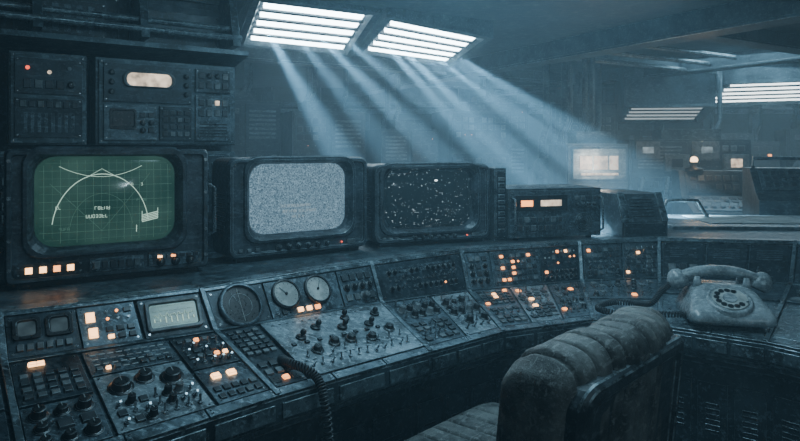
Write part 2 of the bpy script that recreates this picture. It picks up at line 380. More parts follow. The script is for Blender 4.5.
def coil(b,ctrl,R,r,turns,mat,n=6):
    ctrl=[V(c) for c in ctrl]
    def cat(t):
        k=len(ctrl)-1; s=t*k; i=min(int(s),k-1); f=s-i
        p0=ctrl[max(i-1,0)];p1=ctrl[i];p2=ctrl[i+1];p3=ctrl[min(i+2,k)]
        return .5*((2*p1)+(p2-p0)*f+(2*p0-5*p1+4*p2-p3)*f*f+(3*p1-p0-3*p2+p3)*f**3)
    N_=turns*10; up=None; pts=[]
    for j in range(N_+1):
        t=j/N_; p=cat(t); d=(cat(min(1,t+.004))-cat(max(0,t-.004))).normalized()
        if up is None: up=d.orthogonal().normalized()
        up=(up-d*up.dot(d)).normalized(); w=d.cross(up); a=2*math.pi*turns*t
        pts.append(p+up*R*math.cos(a)+w*R*math.sin(a))
    b.tube(pts,r,mat,n)
hb=B()
p0=desk(3).pt(.15,.25)+V((0,0,.012)); p1=F[3].lerp(F[4],.2)
coil(hb,[p0+V((-.03,.05,.0)),p0+V((0,0,.012)),p1+V((.004,.0,.026)),p1+V((.03,-.035,-.03)),p1+V((.045,-.045,-.16)),p1+V((.06,-.045,-.33)),p1+V((.11,.0,-.5)),p1+V((.13,.1,-.42))],.0085,.0026,75,M_rub)
hb.obj('hanging_coiled_cord',console,CO)
# ------------------------------------------------------------------ monitors
def monitor(W,H,sw,sh,scx,scz,mat,style,content=None,D=.36):
    b=B(); Mx=I4; R0=.014 if style==1 else .026
    def ring(w,h,r,y,cx=0,cz=None): 
        cz=H/2 if cz is None else cz
        return [V((cx+x,y,cz+z)) for x,z in rrect(w,h,r)]
    feet=.012
    c=H/2+feet/2; hh=H-feet
    b.rings([ring(W,hh,R0,.016,0,c),ring(W,hh,R0,.15,0,c),ring(W*.96,hh*.97,.028,.19,0,c-.002),ring(W*.72,hh*.78,.03,D,0,c-.02)],M_case,None,False,False,True)
    o=.012
    b.rings([ring(W,hh,R0,.016,0,c),ring(W-.004,hh-.004,R0,.006,0,c),ring(W-.012,hh-.012,R0*.9,0,0,c),ring(W-2*o-.004,hh-2*o-.004,R0*.8,0,0,c),ring(W-2*o-.010,hh-2*o-.010,R0*.8,.008,0,c),
             ring(sw+.058,sh+.052,.045,.008,scx,scz),ring(sw+.050,sh+.044,.045,.0,scx,scz),ring(sw+.034,sh+.03,.05,.0,scx,scz),ring(sw+.014,sh+.012,.052,.014,scx,scz),ring(sw,sh,.05,.030,scx,scz)],M_bezel,None,False,False,False)
    b.box(Mx,(0,.14,.008),(W*.8,.24,.016),M_black)
    for x in(-W*.4,W*.4): b.box(Mx,(x,.03,.008),(.04,.03,.016),M_black)
    zs=(scz-sh/2-.03)/2+feet/2+.006; hs=max(.02,(scz-sh/2-.03-feet)*.62)
    Q=Patch((-W/2+.022,.006,zs-hs/2),(W/2-.022,.006,zs-hs/2),(W/2-.022,.006,zs+hs/2),(-W/2+.022,.006,zs+hs/2))
    if style==1:
        q=plate(b,Q.sub(0,0,.34,1),M_dark,.004)
        for k in range(4): key(b,q.fr(.2+.2*k,.5),.016,.016,.005,E_am if k in(0,1,3) else E_or)
        q=plate(b,Q.sub(.37,0,.66,1),M_mod,.004); grid(b,q,.018,'kl',.03)
        q=plate(b,Q.sub(.69,0,1,1),M_mod,.004); grid(b,q.sub(0,.5,1,1),.018,'k',.0)
        for k in range(3): knob(b,q.fr(.22+.28*k,.3),.009,.012)
        key(b,q.fr(.2,.75),.014,.007,.006,E_am); key(b,q.fr(.45,.75),.014,.007,.006,E_or)
        for x in(-W/2+.01,W/2-.01):
            for z_ in(.05,H*.35,H*.65,H-.03): b.cyl(Matrix.Translation((x,0.002,z_))@Matrix.Rotation(math.pi/2,4,'X'),(0,0,0),.005,.004,M_steel,8)
        for sx in(-1,1):
            x=sx*(W/2+.002); b.tube([(x,.03,.1),(x+sx*.02,.02,.11),(x+sx*.02,.02,.24),(x,.03,.25)],.005,M_steel,8)
    else:
        for k in range(6): knob(b,Q.fr(.32+.075*k,.5),.008,.012)
        for k in range(3): key(b,Q.fr(.04+.06*k,.5),.014,.01,.004,M_key)
        b.box(Q.fr(.9,.5),(0,0,.002),(.03,.014,.004),M_key); b.cyl(Q.fr(.82,.5),(0,0,0),.003,.004,E_red,8)
        for x in(-W/2+.022,W/2-.022):
            for z_ in(feet+.024,H-.022): b.cyl(Matrix.Translation((x,.008,z_))@Matrix.Rotation(math.pi/2,4,'X'),(0,0,0),.004,.003,M_steel,8)
    for sx in(-1,1):
        for k in range(9): b.box(Mx,(sx*(W/2),.075,H*.3+k*.014),(.003,.08,.005),M_black)
    for k in range(12): b.box(Mx,(-W*.3+W*.6*k/11,.085,H-.0),(.008,.08,.003),M_black)
    NS=12; rs=[]
    def surf(x,z): 
        a=(x/(sw/2))**2; c_=(z/(sh/2))**2
        return .030-.022*max(0,(1-.5*a-.5*c_))
    base=rrect(sw,sh,.05)
    for k in range(NS): 
        f=1-k/NS; rs.append([V((scx+x*f,surf(x*f,z*f),scz+z*f)) for x,z in base])
    for v in rs[0]: v.y=.0302
    sb=B(); sb.rings(rs,mat,None,True,False,True)
    def line(pts,w,m):
        P2=[]
        for (x0,z0),(x1,z1) in zip(pts[:-1],pts[1:]):
            k=max(1,int(math.hypot(x1-x0,z1-z0)/.012))
            for j in range(k): P2.append((x0+(x1-x0)*j/k,z0+(z1-z0)*j/k))
        P2.append(pts[-1]); sb.tube([(scx+x,surf(x,z)-.0008,scz+z) for x,z in P2],w/2,m,4)
    if content: content(line,sw,sh)
    return b,sb
def place(name,parts,pL,pR,zs):
    pL=V((*pL,0)); pR=V((*pR,0)); d=pR-pL; c=(pL+pR)/2
    e=empty(name,(c.x,c.y,zs),math.atan2(d.y,d.x))
    parts[0].obj('housing',e,(0,0,0),.002,2); parts[1].obj('picture_tube',e)
    return e
def glyphs(line,x,z_,n_,hgt,w,mat):
    wd=hgt*.6
    for k in range(n_):
        if random.random()<.15: x+=wd*1.4; continue
        if random.random()<.8: line([(x,z_),(x,z_+hgt)],w,mat)
        if random.random()<.6: line([(x+wd,z_),(x+wd,z_+hgt)],w,mat)
        for f in(0,.5,1):
            if random.random()<.6: line([(x,z_+hgt*f),(x+wd,z_+hgt*f)],w,mat)
        x+=wd*1.6
def radar(line,sw,sh):
    for k in range(-8,9): 
        x=k*sw*.055; z_=sh*(.46 if abs(k)<7 else .4); line([(x,-z_),(x,z_)],.0009 if k%2==0 else .0005,E_grid)
    for k in range(-5,6): 
        z_=k*sh*.085; x=sw*(.47 if abs(k)<5 else .43); line([(-x,z_),(x,z_)],.0009 if k%2==0 else .0005,E_grid)
    line([(sw*.34*math.sin(a)-sw*.05,-sh*.34+sh*.64*math.cos(a)) for a in [(-1.42+2.84*k/40) for k in range(41)]],.0028,E_grn)
    line([(sw*.22*math.sin(a)-sw*.05,-sh*.34+sh*.42*math.cos(a)) for a in [(-1.42+2.84*k/40) for k in range(41)]],.0009,E_grid)
    line([(-sw*.34+sw*.58*k/20,sh*.27+sh*.12*((k-10)/10)**2) for k in range(21)],.0016,E_grn)
    line([(-sw*.16,sh*.26),(-sw*.05,sh*.36),(sw*.06,sh*.26)],.0014,E_grn)
    line([(-sw*.05,-sh*.34),(sw*.3,sh*.3)],.0009,E_grid); line([(-sw*.05,-sh*.34),(-sw*.4,sh*.2)],.0009,E_grid)
    glyphs(line,-sw*.12,-sh*.1,6,.008,.0016,E_grn); glyphs(line,-sw*.16,-sh*.19,8,.008,.0016,E_grn)
    glyphs(line,-sw*.38,-sh*.08,3,.007,.0014,E_grn); glyphs(line,sw*.16,sh*.16,5,.007,.0012,E_grn); glyphs(line,sw*.2,-sh*.02,4,.007,.0012,E_grid); glyphs(line,-sw*.36,-sh*.32,5,.007,.0012,E_grid)
    for r_ in range(5): line([(sw*.24,-sh*.19-r_*.0045),(sw*.36,-sh*.155-r_*.0045)],.0032,E_grn)
    line([(sw*.24,-sh*.14),(sw*.24,-sh*.26)],.002,E_grn); line([(sw*.36,-sh*.11),(sw*.36,-sh*.23)],.002,E_grn)
    line([(sw*.2,-sh*.38),(sw*.2,-sh*.3)],.0025,E_grn)
def lines2(line,sw,sh):
    glyphs(line,-sw*.22,-sh*.12,14,.008,.0016,E_dimw); glyphs(line,-sw*.2,-sh*.2,16,.008,.0016,E_dimw); glyphs(line,-sw*.1,-sh*.28,8,.008,.0016,E_dimw)
def lines3(line,sw,sh):
    for k in range(9):
        x=random.uniform(-.25,.35)*sw; z_=random.uniform(-.4,.1)*sh; line([(x,z_),(x+random.uniform(.006,.02),z_)],.002,E_dimw)
    for r_ in(.005,.0025): line([(sw*.06-r_,sh*.3),(sw*.06+r_,sh*.3)],.010-r_*.8,E_glint)  # lamp reflection on the glass, drawn as a small glowing blob
m1=monitor(.50,.352,.345,.235,-.012,.215,S_green,1,radar)
place('crt_monitor',m1,(-.965,1.535),(-.56,1.79),ZS+.001)
m2=monitor(.50,.325,.345,.225,.0,.192,S_static,2,lines2)
place('crt_monitor',m2,(-.523,1.893),(-.11,2.18),ZS+.001)
m3=monitor(.47,.298,.35,.215,-.01,.172,S_star,2,lines3)
place('crt_monitor',m3,(-.085,2.21),(.34,2.375),ZS+.001)
b=B(); b.box(I4,(0,.13,.14),(.05,.26,.28),M_case)
Q=Patch((-.022,-.001,.01),(.022,-.001,.01),(.022,-.001,.27),(-.022,-.001,.27)); q=plate(b,Q,M_dark,.004); grid(b,q,.02,'kk',.05)
e=empty('relay_module',(.385,2.385,ZS+.001),math.radians(22)); b.obj('relay_case',e,(0,0,0),.0015)
b=B(); W,H=.40,.2
b.box(I4,(0,.14,H/2+.006),(W,.27,H-.012),M_case)
for x in(-.16,.16):
    for y in(.03,.24): b.cyl(I4,(x,y,0),.012,.012,M_black,10)
Q=Patch((-W/2,.005,.008),(W/2,.005,.008),(W/2,.005,H-.004),(-W/2,.005,H-.004)); q=plate(b,Q.sub(.01,.02,.99,.98),M_mod,.006)
q2=plate(b,q.sub(.05,.56,.62,.9),M_black,.004,False)
b.box(q2.fr(.22,.5),(0,0,.001),(.05,.024,.002),E_or); b.box(q2.fr(.68,.5),(0,0,.001),(.09,.024,.002),E_warm)
M=q.fr(.8,.3)
for rr_ in(.036,.028,.02,.012): b.torus(M@Matrix.Translation((0,0,.003)),rr_,.002,M_black,24,6)
b.cyl(M,(0,0,0),.008,.008,M_black,12)
grid(b,q.sub(.04,.08,.6,.5),.026,'kkn',.0); grid(b,q.sub(.68,.6,.97,.92),.024,'nk',.0)
for x in(-W/2+.012,W/2-.012): b.tube([(x,-.001,.03),(x,-.03,.04),(x,-.03,.16),(x,-.001,.17)],.004,M_steel,8)
for k in range(10): b.box(I4,(-.12+.027*k,.14,H),(.01,.15,.003),M_black)
e=empty('radio_receiver',(.61,2.43,ZS+.001),math.radians(15)); b.obj('radio_case',e,(0,0,0),.0015)
b=B()
b.rings([[V((x,-.05,0)),V((x,-.05,.06)),V((x,.0,.17)),V((x,.28,.17)),V((x,.28,0))] for x in(-.1,.1)],M_case)
Q=Patch((-.1,-.05,0),(.1,-.05,0),(.1,-.05,.06),(-.1,-.05,.06)); q=plate(b,Q.sub(.05,.1,.95,.9),M_dark,.004)
b.prism([(-.098,-.054,.06),(-.07,-.054,.06),(-.07,.0,.172),(-.098,.0,.172)],.01,M_rail)
b.prism([(.07,-.054,.06),(.098,-.054,.06),(.098,.0,.172),(.07,.0,.172)],.01,M_rail)
Q=Patch((-.065,-.05,.062),(.065,-.05,.062),(.065,-.004,.165),(-.065,-.004,.165)); vents(b,Q,6,M_black)
e=empty('signal_amplifier',(.98,2.56,ZS+.001),math.radians(10)); b.obj('amplifier_case',e,(0,0,0),.002)
# ------------------------------------------------------------------ plotting table
b=B()
b.box(I4,(0,0,.90),(1.6,.5,.03),M_rail); b.box(I4,(0,.02,.443),(1.5,.42,.885),M_dark)
b.box(I4,(-.35,.02,.917),(.5,.34,.004),M_paper); b.box(I4,(.28,-.03,.9175),(.42,.3,.005),M_paper); b.box(I4,(.3,.03,.922),(.3,.22,.004),M_pale)
for k in range(6): b.box(I4,(-.6+.24*k,-.195,.5),(.2,.02,.6),M_mod)
b.tube([(-.75,.1,.915),(-.7,.1,1.0),(-.55,.12,1.0),(-.5,.12,.915)],.01,M_steel,8)
e=empty('plotting_table',(2.02,2.94,0),math.radians(-4)); b.obj('table_body',e,(0,0,0),.003)
b=B()
b.rings([[V((x,-.2,0)),V((x,-.2,.96)),V((x,-.12,1.0)),V((x,.05,1.14)),V((x,.25,1.14)),V((x,.25,0))] for x in(-.45,.45)],M_body)
q=Patch((-.43,-.12,1.003),(.43,-.12,1.003),(.43,.05,1.143),(-.43,.05,1.143))
for k in range(3): a=plate(b,q.sub(.02+.33*k,.08,.31+.33*k,.92),(M_mod,M_dark,M_mod)[k],.008); grid(b,a,.04,'kkn',.02)
b.tube([(-.42,.1,1.14),(-.42,.1,1.2),(.42,.1,1.2),(.42,.1,1.14)],.012,M_rail,8)
e=empty('sloping_terminal',(2.55,3.62,0),math.radians(-18)); b.obj('terminal_body',e,(0,0,0),.003)
# ------------------------------------------------------------------ telephone
def telephone():
    b=B(); 
    def ring(w,d,r,z,cy): return [V((x,cy+y,z)) for x,y in rrect(w,d,r)]
    b.rings([ring(.235,.225,.03,.004,0),ring(.245,.235,.03,.014,0),ring(.24,.228,.03,.03,0),ring(.225,.205,.03,.046,.008),ring(.19,.14,.03,.078,.035),ring(.165,.095,.03,.092,.05),ring(.15,.08,.03,.098,.052)],M_phone,None,True)
    for x in(-.09,.09):
        for y in(-.08,.08): b.cyl(I4,(x,y,0),.012,.006,M_rub,10)
    y0,z0,y1,z1=-.097,.044,-.022,.081
    up=V((0,y1-y0,z1-z0)).normalized(); T=FR((0,-.06,.066),(1,0,0),up)
    b.lathe(T,[(.066,-.012),(.064,.006),(.058,.009),(.054,.006)],M_phone,32,True,True)
    b.cyl(T,(0,0,.004),.05,.006,M_pale,32)
    for k in range(10):
        a=math.radians(60+30*k*.95); b.cyl(T,(.037*math.cos(a),.037*math.sin(a),.0101),.0085,.0012,M_black,12)
    b.cyl(T,(0,0,.009),.02,.004,M_phone,20); b.box(T,(.046,-.018,.014),(.012,.003,.004),M_steel)
    for x in(-.072,.072):
        for y in(.02,.085): b.rings([[V((x+a,y+c,z)) for a,c in rrect(.022*s,.014*s,.004,3)] for z,s in((.086,1.2),(.104,1),(.122,.7))],M_phone,None,True)
    H=[]
    for k in range(17):
        t=-1+2*k/16; x=.125*t; z=.138-.03*(abs(t)**2.2); s=1.05-.1*math.cos(t*math.pi/2)
        H.append([V((x,.052+y*s,z+zz*s)) for y,zz in rrect(.042,.034,.014,4)])
    b.rings(H,M_phone,None,True)
    for sx in(-1,1):
        T=FR((sx*.13,.052,.118),(math.cos(.42),0,-sx*math.sin(.42)*1.0),(0,1,0))
        b.lathe(T,[(.026,-.038),(.033,-.034),(.034,-.016),(.029,-.002),(.018,.014),(.004,.019)],M_phone,20)
        b.cyl(T,(0,0,-.04),.023,.003,M_black,16)
    return b
tb_=telephone(); ph=empty('rotary_telephone',(.975,1.875,.746),math.radians(-12)); tb_.obj('phone_body',ph)
ph.scale=(.96,.96,.96)
c=B(); coil(c,[(-.13,.05,.105),(-.17,.04,.07),(-.21,.02,.03),(-.25,.06,.018),(-.33,.05,.018),(-.38,-.03,.016),(-.31,-.08,.014),(-.2,-.05,.012),(-.118,-.05,.015)],.0078,.0028,80,M_rub)
c.obj('phone_cord',ph)
# ------------------------------------------------------------------ chair
ch=empty('swivel_chair',(.228,1.36,0),math.radians(46))
b=B(); hw=.245; rs=[]; NW=176; NR=11
for i in range(NW+1):
    w=-hw+2*hw*i/NW; q=abs(w/hw); e_=max(.05,(1-q**12))**.5
    sq=abs(math.sin(math.pi*NR*(w+hw)/(2*hw)))
    rib=1-(1-min(1,sq*1.7))**2
    loop=[]
    for y,z_ in rrect(.11,.36,.045,9):
        zz=z_*(1-.08*(1-e_)) ; yy=y*(.4+.6*e_)
        off=(.0125*rib)
        l=math.hypot(yy,max(0,abs(zz)-.12)) or 1
        oy=yy/l*off; oz=(max(0,abs(zz)-.12)*(1 if zz>0 else -1))/l*off
        crown=-.045*q**5 if z_>0 else .02*q**3
        Y=-.24+yy+oy; Z=.73+zz+oz+crown*(abs(z_)/.18)
        Y-= (Z-.6)*.10-.02
        Y+= .035*q**2
        wob=.006*noise.noise(V((w*14,Y*14,Z*14)))+.0025*noise.noise(V((w*50,Y*50,Z*50)))
        loop.append(V((w,Y+wob,Z+wob)))
    rs.append(loop)
b.rings(rs,M_leather,None,True)
b.obj('backrest_cushion',ch)
b=B()
def sh(w,h,r,y,cz): 
    o=[]
    for x,z_ in rrect(w,h,r,8):
        Z=cz+z_; o.append(V((x,-.24-.063+y-(Z-.6)*.10+.02+.035*(x/hw)**2,Z)))
    return o
b.rings([sh(.445,.32,.05,.02,.71),sh(.445,.32,.05,-.016,.71),sh(.43,.305,.045,-.024,.71),sh(.385,.265,.035,-.024,.71),sh(.375,.255,.03,-.012,.71),sh(.36,.24,.03,-.012,.71)],M_shell,None,False,True,True)
b.box(I4,(0,-.275,.55),(.07,.02,.2),M_steel); b.box(I4,(0,-.16,.462),(.07,.25,.02),M_steel)
b.obj('backrest_shell',ch,(0,0,0),.0025)
b=B(); rs=[]
for i in range(NW+1):
    w=-.23+.46*i/NW; q=abs(w/.23); e_=max(.08,(1-q**6))**.5
    sq=abs(math.sin(math.pi*9*(w+.23)/.46)); rib=1-(1-min(1,sq*1.7))**2
    loop=[]
    for y,z_ in rrect(.44,.1,.045,8):
        loop.append(V((w,y*(.93+.07*e_)+.0,.552+z_*(.4+.6*e_)+(.013*rib if z_>0 else 0)-.03*max(0,y/.22)**3)))
    rs.append(loop)
b.rings(rs,M_leather,None,True); b.obj('seat_cushion',ch)
b=B(); b.box(I4,(0,0,.487),(.36,.34,.03),M_shell); b.cyl(I4,(0,0,.1),.028,.375,M_steel,16); b.cyl(I4,(0,0,.08),.045,.1,M_shell,16)
for k in range(5):
    T=Matrix.Rotation(2*math.pi*k/5+.3,4,'Z'); b.rings([[V((r_,y*s,z_+zz*s)) for y,zz in rrect(.045,.035,.01,3)] for r_,z_,s in((.02,.11,1.1),(.15,.1,1),(.27,.075,.7))],M_shell,T,True)
    T2=T@Matrix.Translation((.265,0,.03))@Matrix.Rotation(math.pi/2,4,'X'); b.cyl(T2,(0,0,-.02),.03,.016,M_rub,16); b.cyl(T2,(0,0,.004),.03,.016,M_rub,16); b.cyl(T,(.265,0,.035),.008,.045,M_steel,8)
b.obj('chair_base',ch)
# ------------------------------------------------------------------ room shell
ZC=2.15
def slab(name,q,h,mat,nrm=None):
    b=B(); b.prism(q,h,mat,nrm); return b.obj(name)
slab('floor',[(-4,-1.5,0),(6.2,-1.5,0),(6.2,9.2,0),(-4,9.2,0)],-.1,M_floor,V((0,0,1)))
slab('ceiling',[(-4,-1.5,ZC),(6.2,-1.5,ZC),(6.2,9.2,ZC),(-4,9.2,ZC)],.1,M_ceil,V((0,0,1)))
slab('wall_back',[(-4,9,0),(6.2,9,0),(6.2,9,ZC),(-4,9,ZC)],.2,M_wall,V((0,1,0)))
slab('wall_right',[(6,-1.5,0),(6,9,0),(6,9,ZC),(6,-1.5,ZC)],.2,M_wall,V((1,0,0)))
slab('wall_front',[(-4,-1.5,0),(6.2,-1.5,0),(6.2,-1.5,ZC),(-4,-1.5,ZC)],-.2,M_wall,V((0,1,0)))
slab('wall_outer_left',[(-4,-1.5,0),(-4,9,0),(-4,9,ZC),(-4,-1.5,ZC)],-.2,M_wall,V((1,0,0)))
WX=V((.83,.56,0)).normalized(); WN=V((.56,-.83,0)).normalized(); W0=V((-1.41,2.15,0))
def wp(t,nn,z): return W0+WX*t+WN*nn+V((0,0,z))
b=B(); b.prism([wp(-2.9,-.17,0),wp(.9,-.17,0),wp(.9,-.17,ZC),wp(-2.9,-.17,ZC)],-.12,M_wall,WN)
b.obj('wall_left')
b=B()
for z0,z1 in((1.66,1.86),(1.89,2.12),(.2,.8)):
    for k in range(-5,2):
        t0=k*.45+.02; Q=Patch(wp(t0,-.168,z0),wp(min(.88,t0+.41),-.168,z0),wp(min(.88,t0+.41),-.168,z1),wp(t0,-.168,z1)); q=plate(b,Q,M_wall,.02)
        if z0>1: 
            q=plate(b,q.sub(.12,.15,.88,.85),M_dark,.012)
            if k%2==0: vents(b,q,6,M_mod,False)
b.prism([wp(-2.8,-.168,1.63),wp(.9,-.168,1.63),wp(.9,.05,1.665),wp(-2.8,.05,1.665)],.02,M_body)
for k in range(-7,3):
    t=k*.36+.12; b.rings([[wp(t,-.168,1.68),wp(t,.04,1.685),wp(t,-.05,2.0),wp(t,-.168,2.12)],[wp(t+.03,-.168,1.68),wp(t+.03,.04,1.685),wp(t+.03,-.05,2.0),wp(t+.03,-.168,2.12)]],M_body)
for nn,z_ in((.02,1.72),(-.01,1.76)): b.tube([wp(-2.8,nn,z_),wp(.88,nn,z_)],.013,M_rail,8)
b.obj('trim_1',None,(0,0,0),.002)
def rack(name,t0,t1,z0,z1,fn):
    b=B(); o=wp(t0,0,z0); w=t1-t0; h=z1-z0
    b.box(I4,(w/2,.085,h/2),(w,.165,h),M_body)
    Q=Patch((0,0,0),(w,0,0),(w,0,h),(0,0,h)); q=plate(b,Q.sub(.02,.02,.98,.98),M_body,.008); fn(b,q)
    e=empty(name,o,math.atan2(WX.y,WX.x)); b.obj('rack_case',e,(0,0,0),.002)
def r1(b,q):
    a=plate(b,q.sub(.05,.55,.95,.95),M_dark,.008)
    for u,v,m in((.18,.72,E_red),(.5,.62,E_warm),(.8,.75,M_key)): b.cyl(a.fr(u,v),(0,0,0),.007,.005,m,12)
    grid(b,a.sub(.05,.05,.95,.5),.03,'knk',0)
    a=plate(b,q.sub(.05,.06,.95,.5),M_dark,.008); vents(b,a.sub(0,.05,1,.7),8,M_mod,False); grid(b,a.sub(0,.7,1,1),.025,'kn',0)
def r2(b,q):
    a=plate(b,q.sub(.03,.5,.66,.96),M_dark,.01)
    R=[[V((x,y,z_)) for x,y in rrect(.17*s,.052*s,.024)] for s,z_ in((1.15,0),(1.12,.01),(1,.01),(.97,.002))]; b.rings(R,M_key,a.fr(.5,.6),True,False,False)
    b.add([V((x,y,.004)) for x,y in rrect(.165,.05,.022)],[tuple(range(24))],E_warm,a.fr(.5,.6))
    for k in range(3): knob(b,a.fr(.08,.25+.25*k),.009); knob(b,a.fr(.93,.25+.25*k),.009)
    a=plate(b,q.sub(.03,.04,.4,.46),M_mod,.01); inset_screen(b,a.sub(.1,.3,.6,.9),M_black); grid(b,a.sub(.62,.1,.98,.9),.025,'kn',0)
    a=plate(b,q.sub(.42,.04,.66,.46),M_dark,.01); grid(b,a,.026,'kk',0)
    a=plate(b,q.sub(.69,.04,.97,.62),M_mod,.01); vents(b,a.sub(0,0,1,.45),5); grid(b,a.sub(0,.45,1,1),.03,'k',.08,litmat=E_warm)
    a=plate(b,q.sub(.69,.66,.97,.96),M_dark,.01); grid(b,a,.03,'nk',0)
def r3(b,q):
    a=plate(b,q.sub(.04,.05,.96,.95),M_dark,.01); grid(b,a,.035,'kntw',.03)
rack('equipment_rack',.05,.295,1.27,1.6,r1); rack('equipment_rack',.325,.86,1.27,1.6,r2); rack('equipment_rack',-.55,.02,1.27,1.6,r3)
def r4(b,q):
    for k in range(4): 
        a=plate(b,q.sub(.02+.245*k,.04,.245*(k+1),.96),M_dark,.01); grid(b,a,.04,'kwk',.0)
rack('equipment_rack',-.5,.86,.95,1.245,r4)
# ------------------------------------------------------------------ ceiling structure
b=B()
def beam(p,q,w,h,mat=M_ceil):
    p=V((*p,0)); q=V((*q,0)); d=(q-p).normalized(); s=V((d.y,-d.x,0))*w/2
    b.prism([p-s+V((0,0,ZC-h)),p+s+V((0,0,ZC-h)),q+s+V((0,0,ZC-h)),q-s+V((0,0,ZC-h))],h,mat,V((0,0,1)))
    s2=s*1.25
    b.prism([p-s2+V((0,0,ZC-h-.02)),p+s2+V((0,0,ZC-h-.02)),q+s2+V((0,0,ZC-h-.02)),q-s2+V((0,0,ZC-h-.02))],.02,mat,V((0,0,1)))
ex=V((.86,.5,0)).normalized(); ep=V((.5,-.86,0)).normalized()
def cp(a,c_): v=V((-.1,4.9,0))+ex*a+ep*c_; return (v.x,v.y)
beam(cp(-1.5,-1.1),cp(6,-1.1),.12,.10,M_body)
beam(cp(1.35,3.2),cp(1.35,-3.4),.16,.14,M_body); beam(cp(3.2,4.5),cp(3.2,-2.5),.14,.12,M_body)
beam(cp(1.4,.3),cp(5.5,.3),.08,.07,M_body); beam(cp(1.4,-2.4),cp(6,-2.4),.08,.07); beam(cp(1.4,1.6),cp(5.5,1.6),.12,.1,M_body); beam((4.9,3.0),(4.9,9.0),.2,.12); beam((1.0,7.6),(6,7.9),.2,.12)
beam(cp(-2.2,-1.2),cp(-2.2,2.3),.1,.08)
for k in range(3): 
    z_=ZC-.05-.03*k; q=[cp(1.6,.9-.25*k),cp(5.5,.9-.25*k)]; b.tube([V((*q[0],z_)),V((*q[1],z_))],.022,M_rail,8)
b.obj('trim_2',None,(0,0,0),.003)
def fixture(name,q,ns,mat):
    c=(V(q[0])+V(q[1])+V(q[2])+V(q[3]))/4
    Q=Patch(*[V(p)-c for p in q]); b=B()
    N_=Q.n()
    def grow(f): 
        return [p+(p.normalized())*f for p in Q.q]
    o1=[p-N_*.02 for p in grow(.09)]
    top=[V((p.x,p.y,ZC-c.z)) for p in o1]
    b.rings([top,o1],M_body,None,False,True,False)
    b.rings([o1,[p+N_*.012 for p in grow(.09)],[p+N_*.012 for p in grow(.03)],[p-N_*.03 for p in grow(.0)]],M_body,None,False,False,True)
    for k in range(ns):
        b.prism(Q.lift(-.029).sub(.03,(k+.2)/ns,.97,(k+.68)/ns).q,.022,mat)
        b.prism(Q.lift(-.029).sub(.0,(k+.84)/ns,1,(k+1.06 if k<ns-1 else k+1)/ns).q,.026,M_dark)
    em=empty(name,c); b.obj('light_box',em,(0,0,0),0); return Q,c
L1=[(-1.03,4.2,1.98),(-.40,4.5,1.96),(-.20,3.97,2.115),(-.80,3.62,2.115)]
L2=[(-.26,4.6,1.975),(.37,4.9,1.935),(.56,4.35,2.033),(-.05,4.0,2.086)]
fixture('ceiling_light',L1,5,E_tube); fixture('ceiling_light',L2,5,E_tube)
fixture('ceiling_light',[(3.5,7.2,1.78),(4.9,6.9,1.80),(4.6,5.9,1.93),(3.3,6.2,1.91)],5,emit('tube_light_soft',(.7,.9,1),5,sample=True))
fixture('ceiling_light',[(2.5,7.0,1.58),(3.3,6.95,1.58),(3.2,6.5,1.70),(2.45,6.6,1.70)],4,emit('tube_light_faint',(.7,.9,1),.6))
# ------------------------------------------------------------------ background machinery
random.seed(21)
def cabinet(name,x,y,w,d,h,rz,lit=.06,mats=(M_dark,M_wall),face=None,tiers=4):
    b=B(); b.box(I4,(0,0,h/2),(w,d,h),M_wall)
    for k in range(tiers):
        z0=h*(k+.06)/tiers; z1=h*(k+.94)/tiers
        nn=random.choice((1,2))
        for j in range(nn):
            Q=Patch((-w/2+w*(j+.05)/nn,-d/2,z0),(-w/2+w*(j+.95)/nn,-d/2,z0),(-w/2+w*(j+.95)/nn,-d/2,z1),(-w/2+w*(j+.05)/nn,-d/2,z1)); q=plate(b,Q,random.choice(mats),.015)
            if random.random()<.4: vents(b,q,7,M_rail)
            else: grid(b,q,.07,'kkwl',lit,litmat=random.choice((E_or,E_warm,E_bl)))
    if face: face(b,w,d,h)
    for k in range(random.randint(1,3)):
        x_=random.uniform(-w*.4,w*.4); b.tube([(x_,.1,h-.02),(x_,.1,h+.1),(x_+.05,.12,h+.2),(x_+.05,.12,2.14)],.025,M_body,8)
    b.box(I4,(random.uniform(-.1,.1),0,h+.05),(w*.5,d*.6,.1),M_body)
    e=empty(name,(x,y,0),rz); b.obj('cabinet_body',e,(0,0,0),.004)
cabinet('electronics_cabinet',-.75,5.9,.7,.5,1.6,.45,.0); cabinet('electronics_cabinet',.0,6.2,.6,.5,1.45,.4,.0)
cabinet('electronics_cabinet',.75,6.6,.7,.5,1.65,.3,.01); cabinet('electronics_cabinet',-1.55,5.9,.7,.5,1.7,.5,.0)
def f_lit(b,w,d,h):
    b.box(I4,(0,-d/2-.02,h-.16),(w*.84,.04,.24),M_mod)
    for x_,w_ in((-.11,.1),(.01,.11),(.115,.07)): b.box(I4,(x_,-d/2-.042,h-.15),(w_,.01,.11),E_wl)
    b.box(I4,(0,-d/2-.044,h-.24),(w*.6,.01,.02),E_warm)
cabinet('backlit_display_cabinet',1.56,5.2,.5,.5,1.3,.05,.0,face=f_lit)
def f_scr(b,w,d,h):
    for k in range(4):
        b.box(I4,(-w*.36+w*.24*k,-d/2-.03,h-.1-.12*(k%2)),(w*.2,.06,.16),M_key); b.box(I4,(-w*.36+w*.24*k,-d/2-.062,h-.1-.12*(k%2)),(w*.09,.01,.06+.02*(k%2)),(E_bl,M_black,E_bl,E_warm)[k])
    for k in range(5): b.tube([(-w*.45+w*.22*k,-d/2-.06,.4),(-w*.45+w*.22*k,-d/2-.09,.8),(-w*.4+w*.2*k,-d/2-.06,h-.35)],.02,M_rail,8)
cabinet('instrument_cabinet',2.75,6.1,1.1,.5,1.35,-.1,.02,face=f_scr)
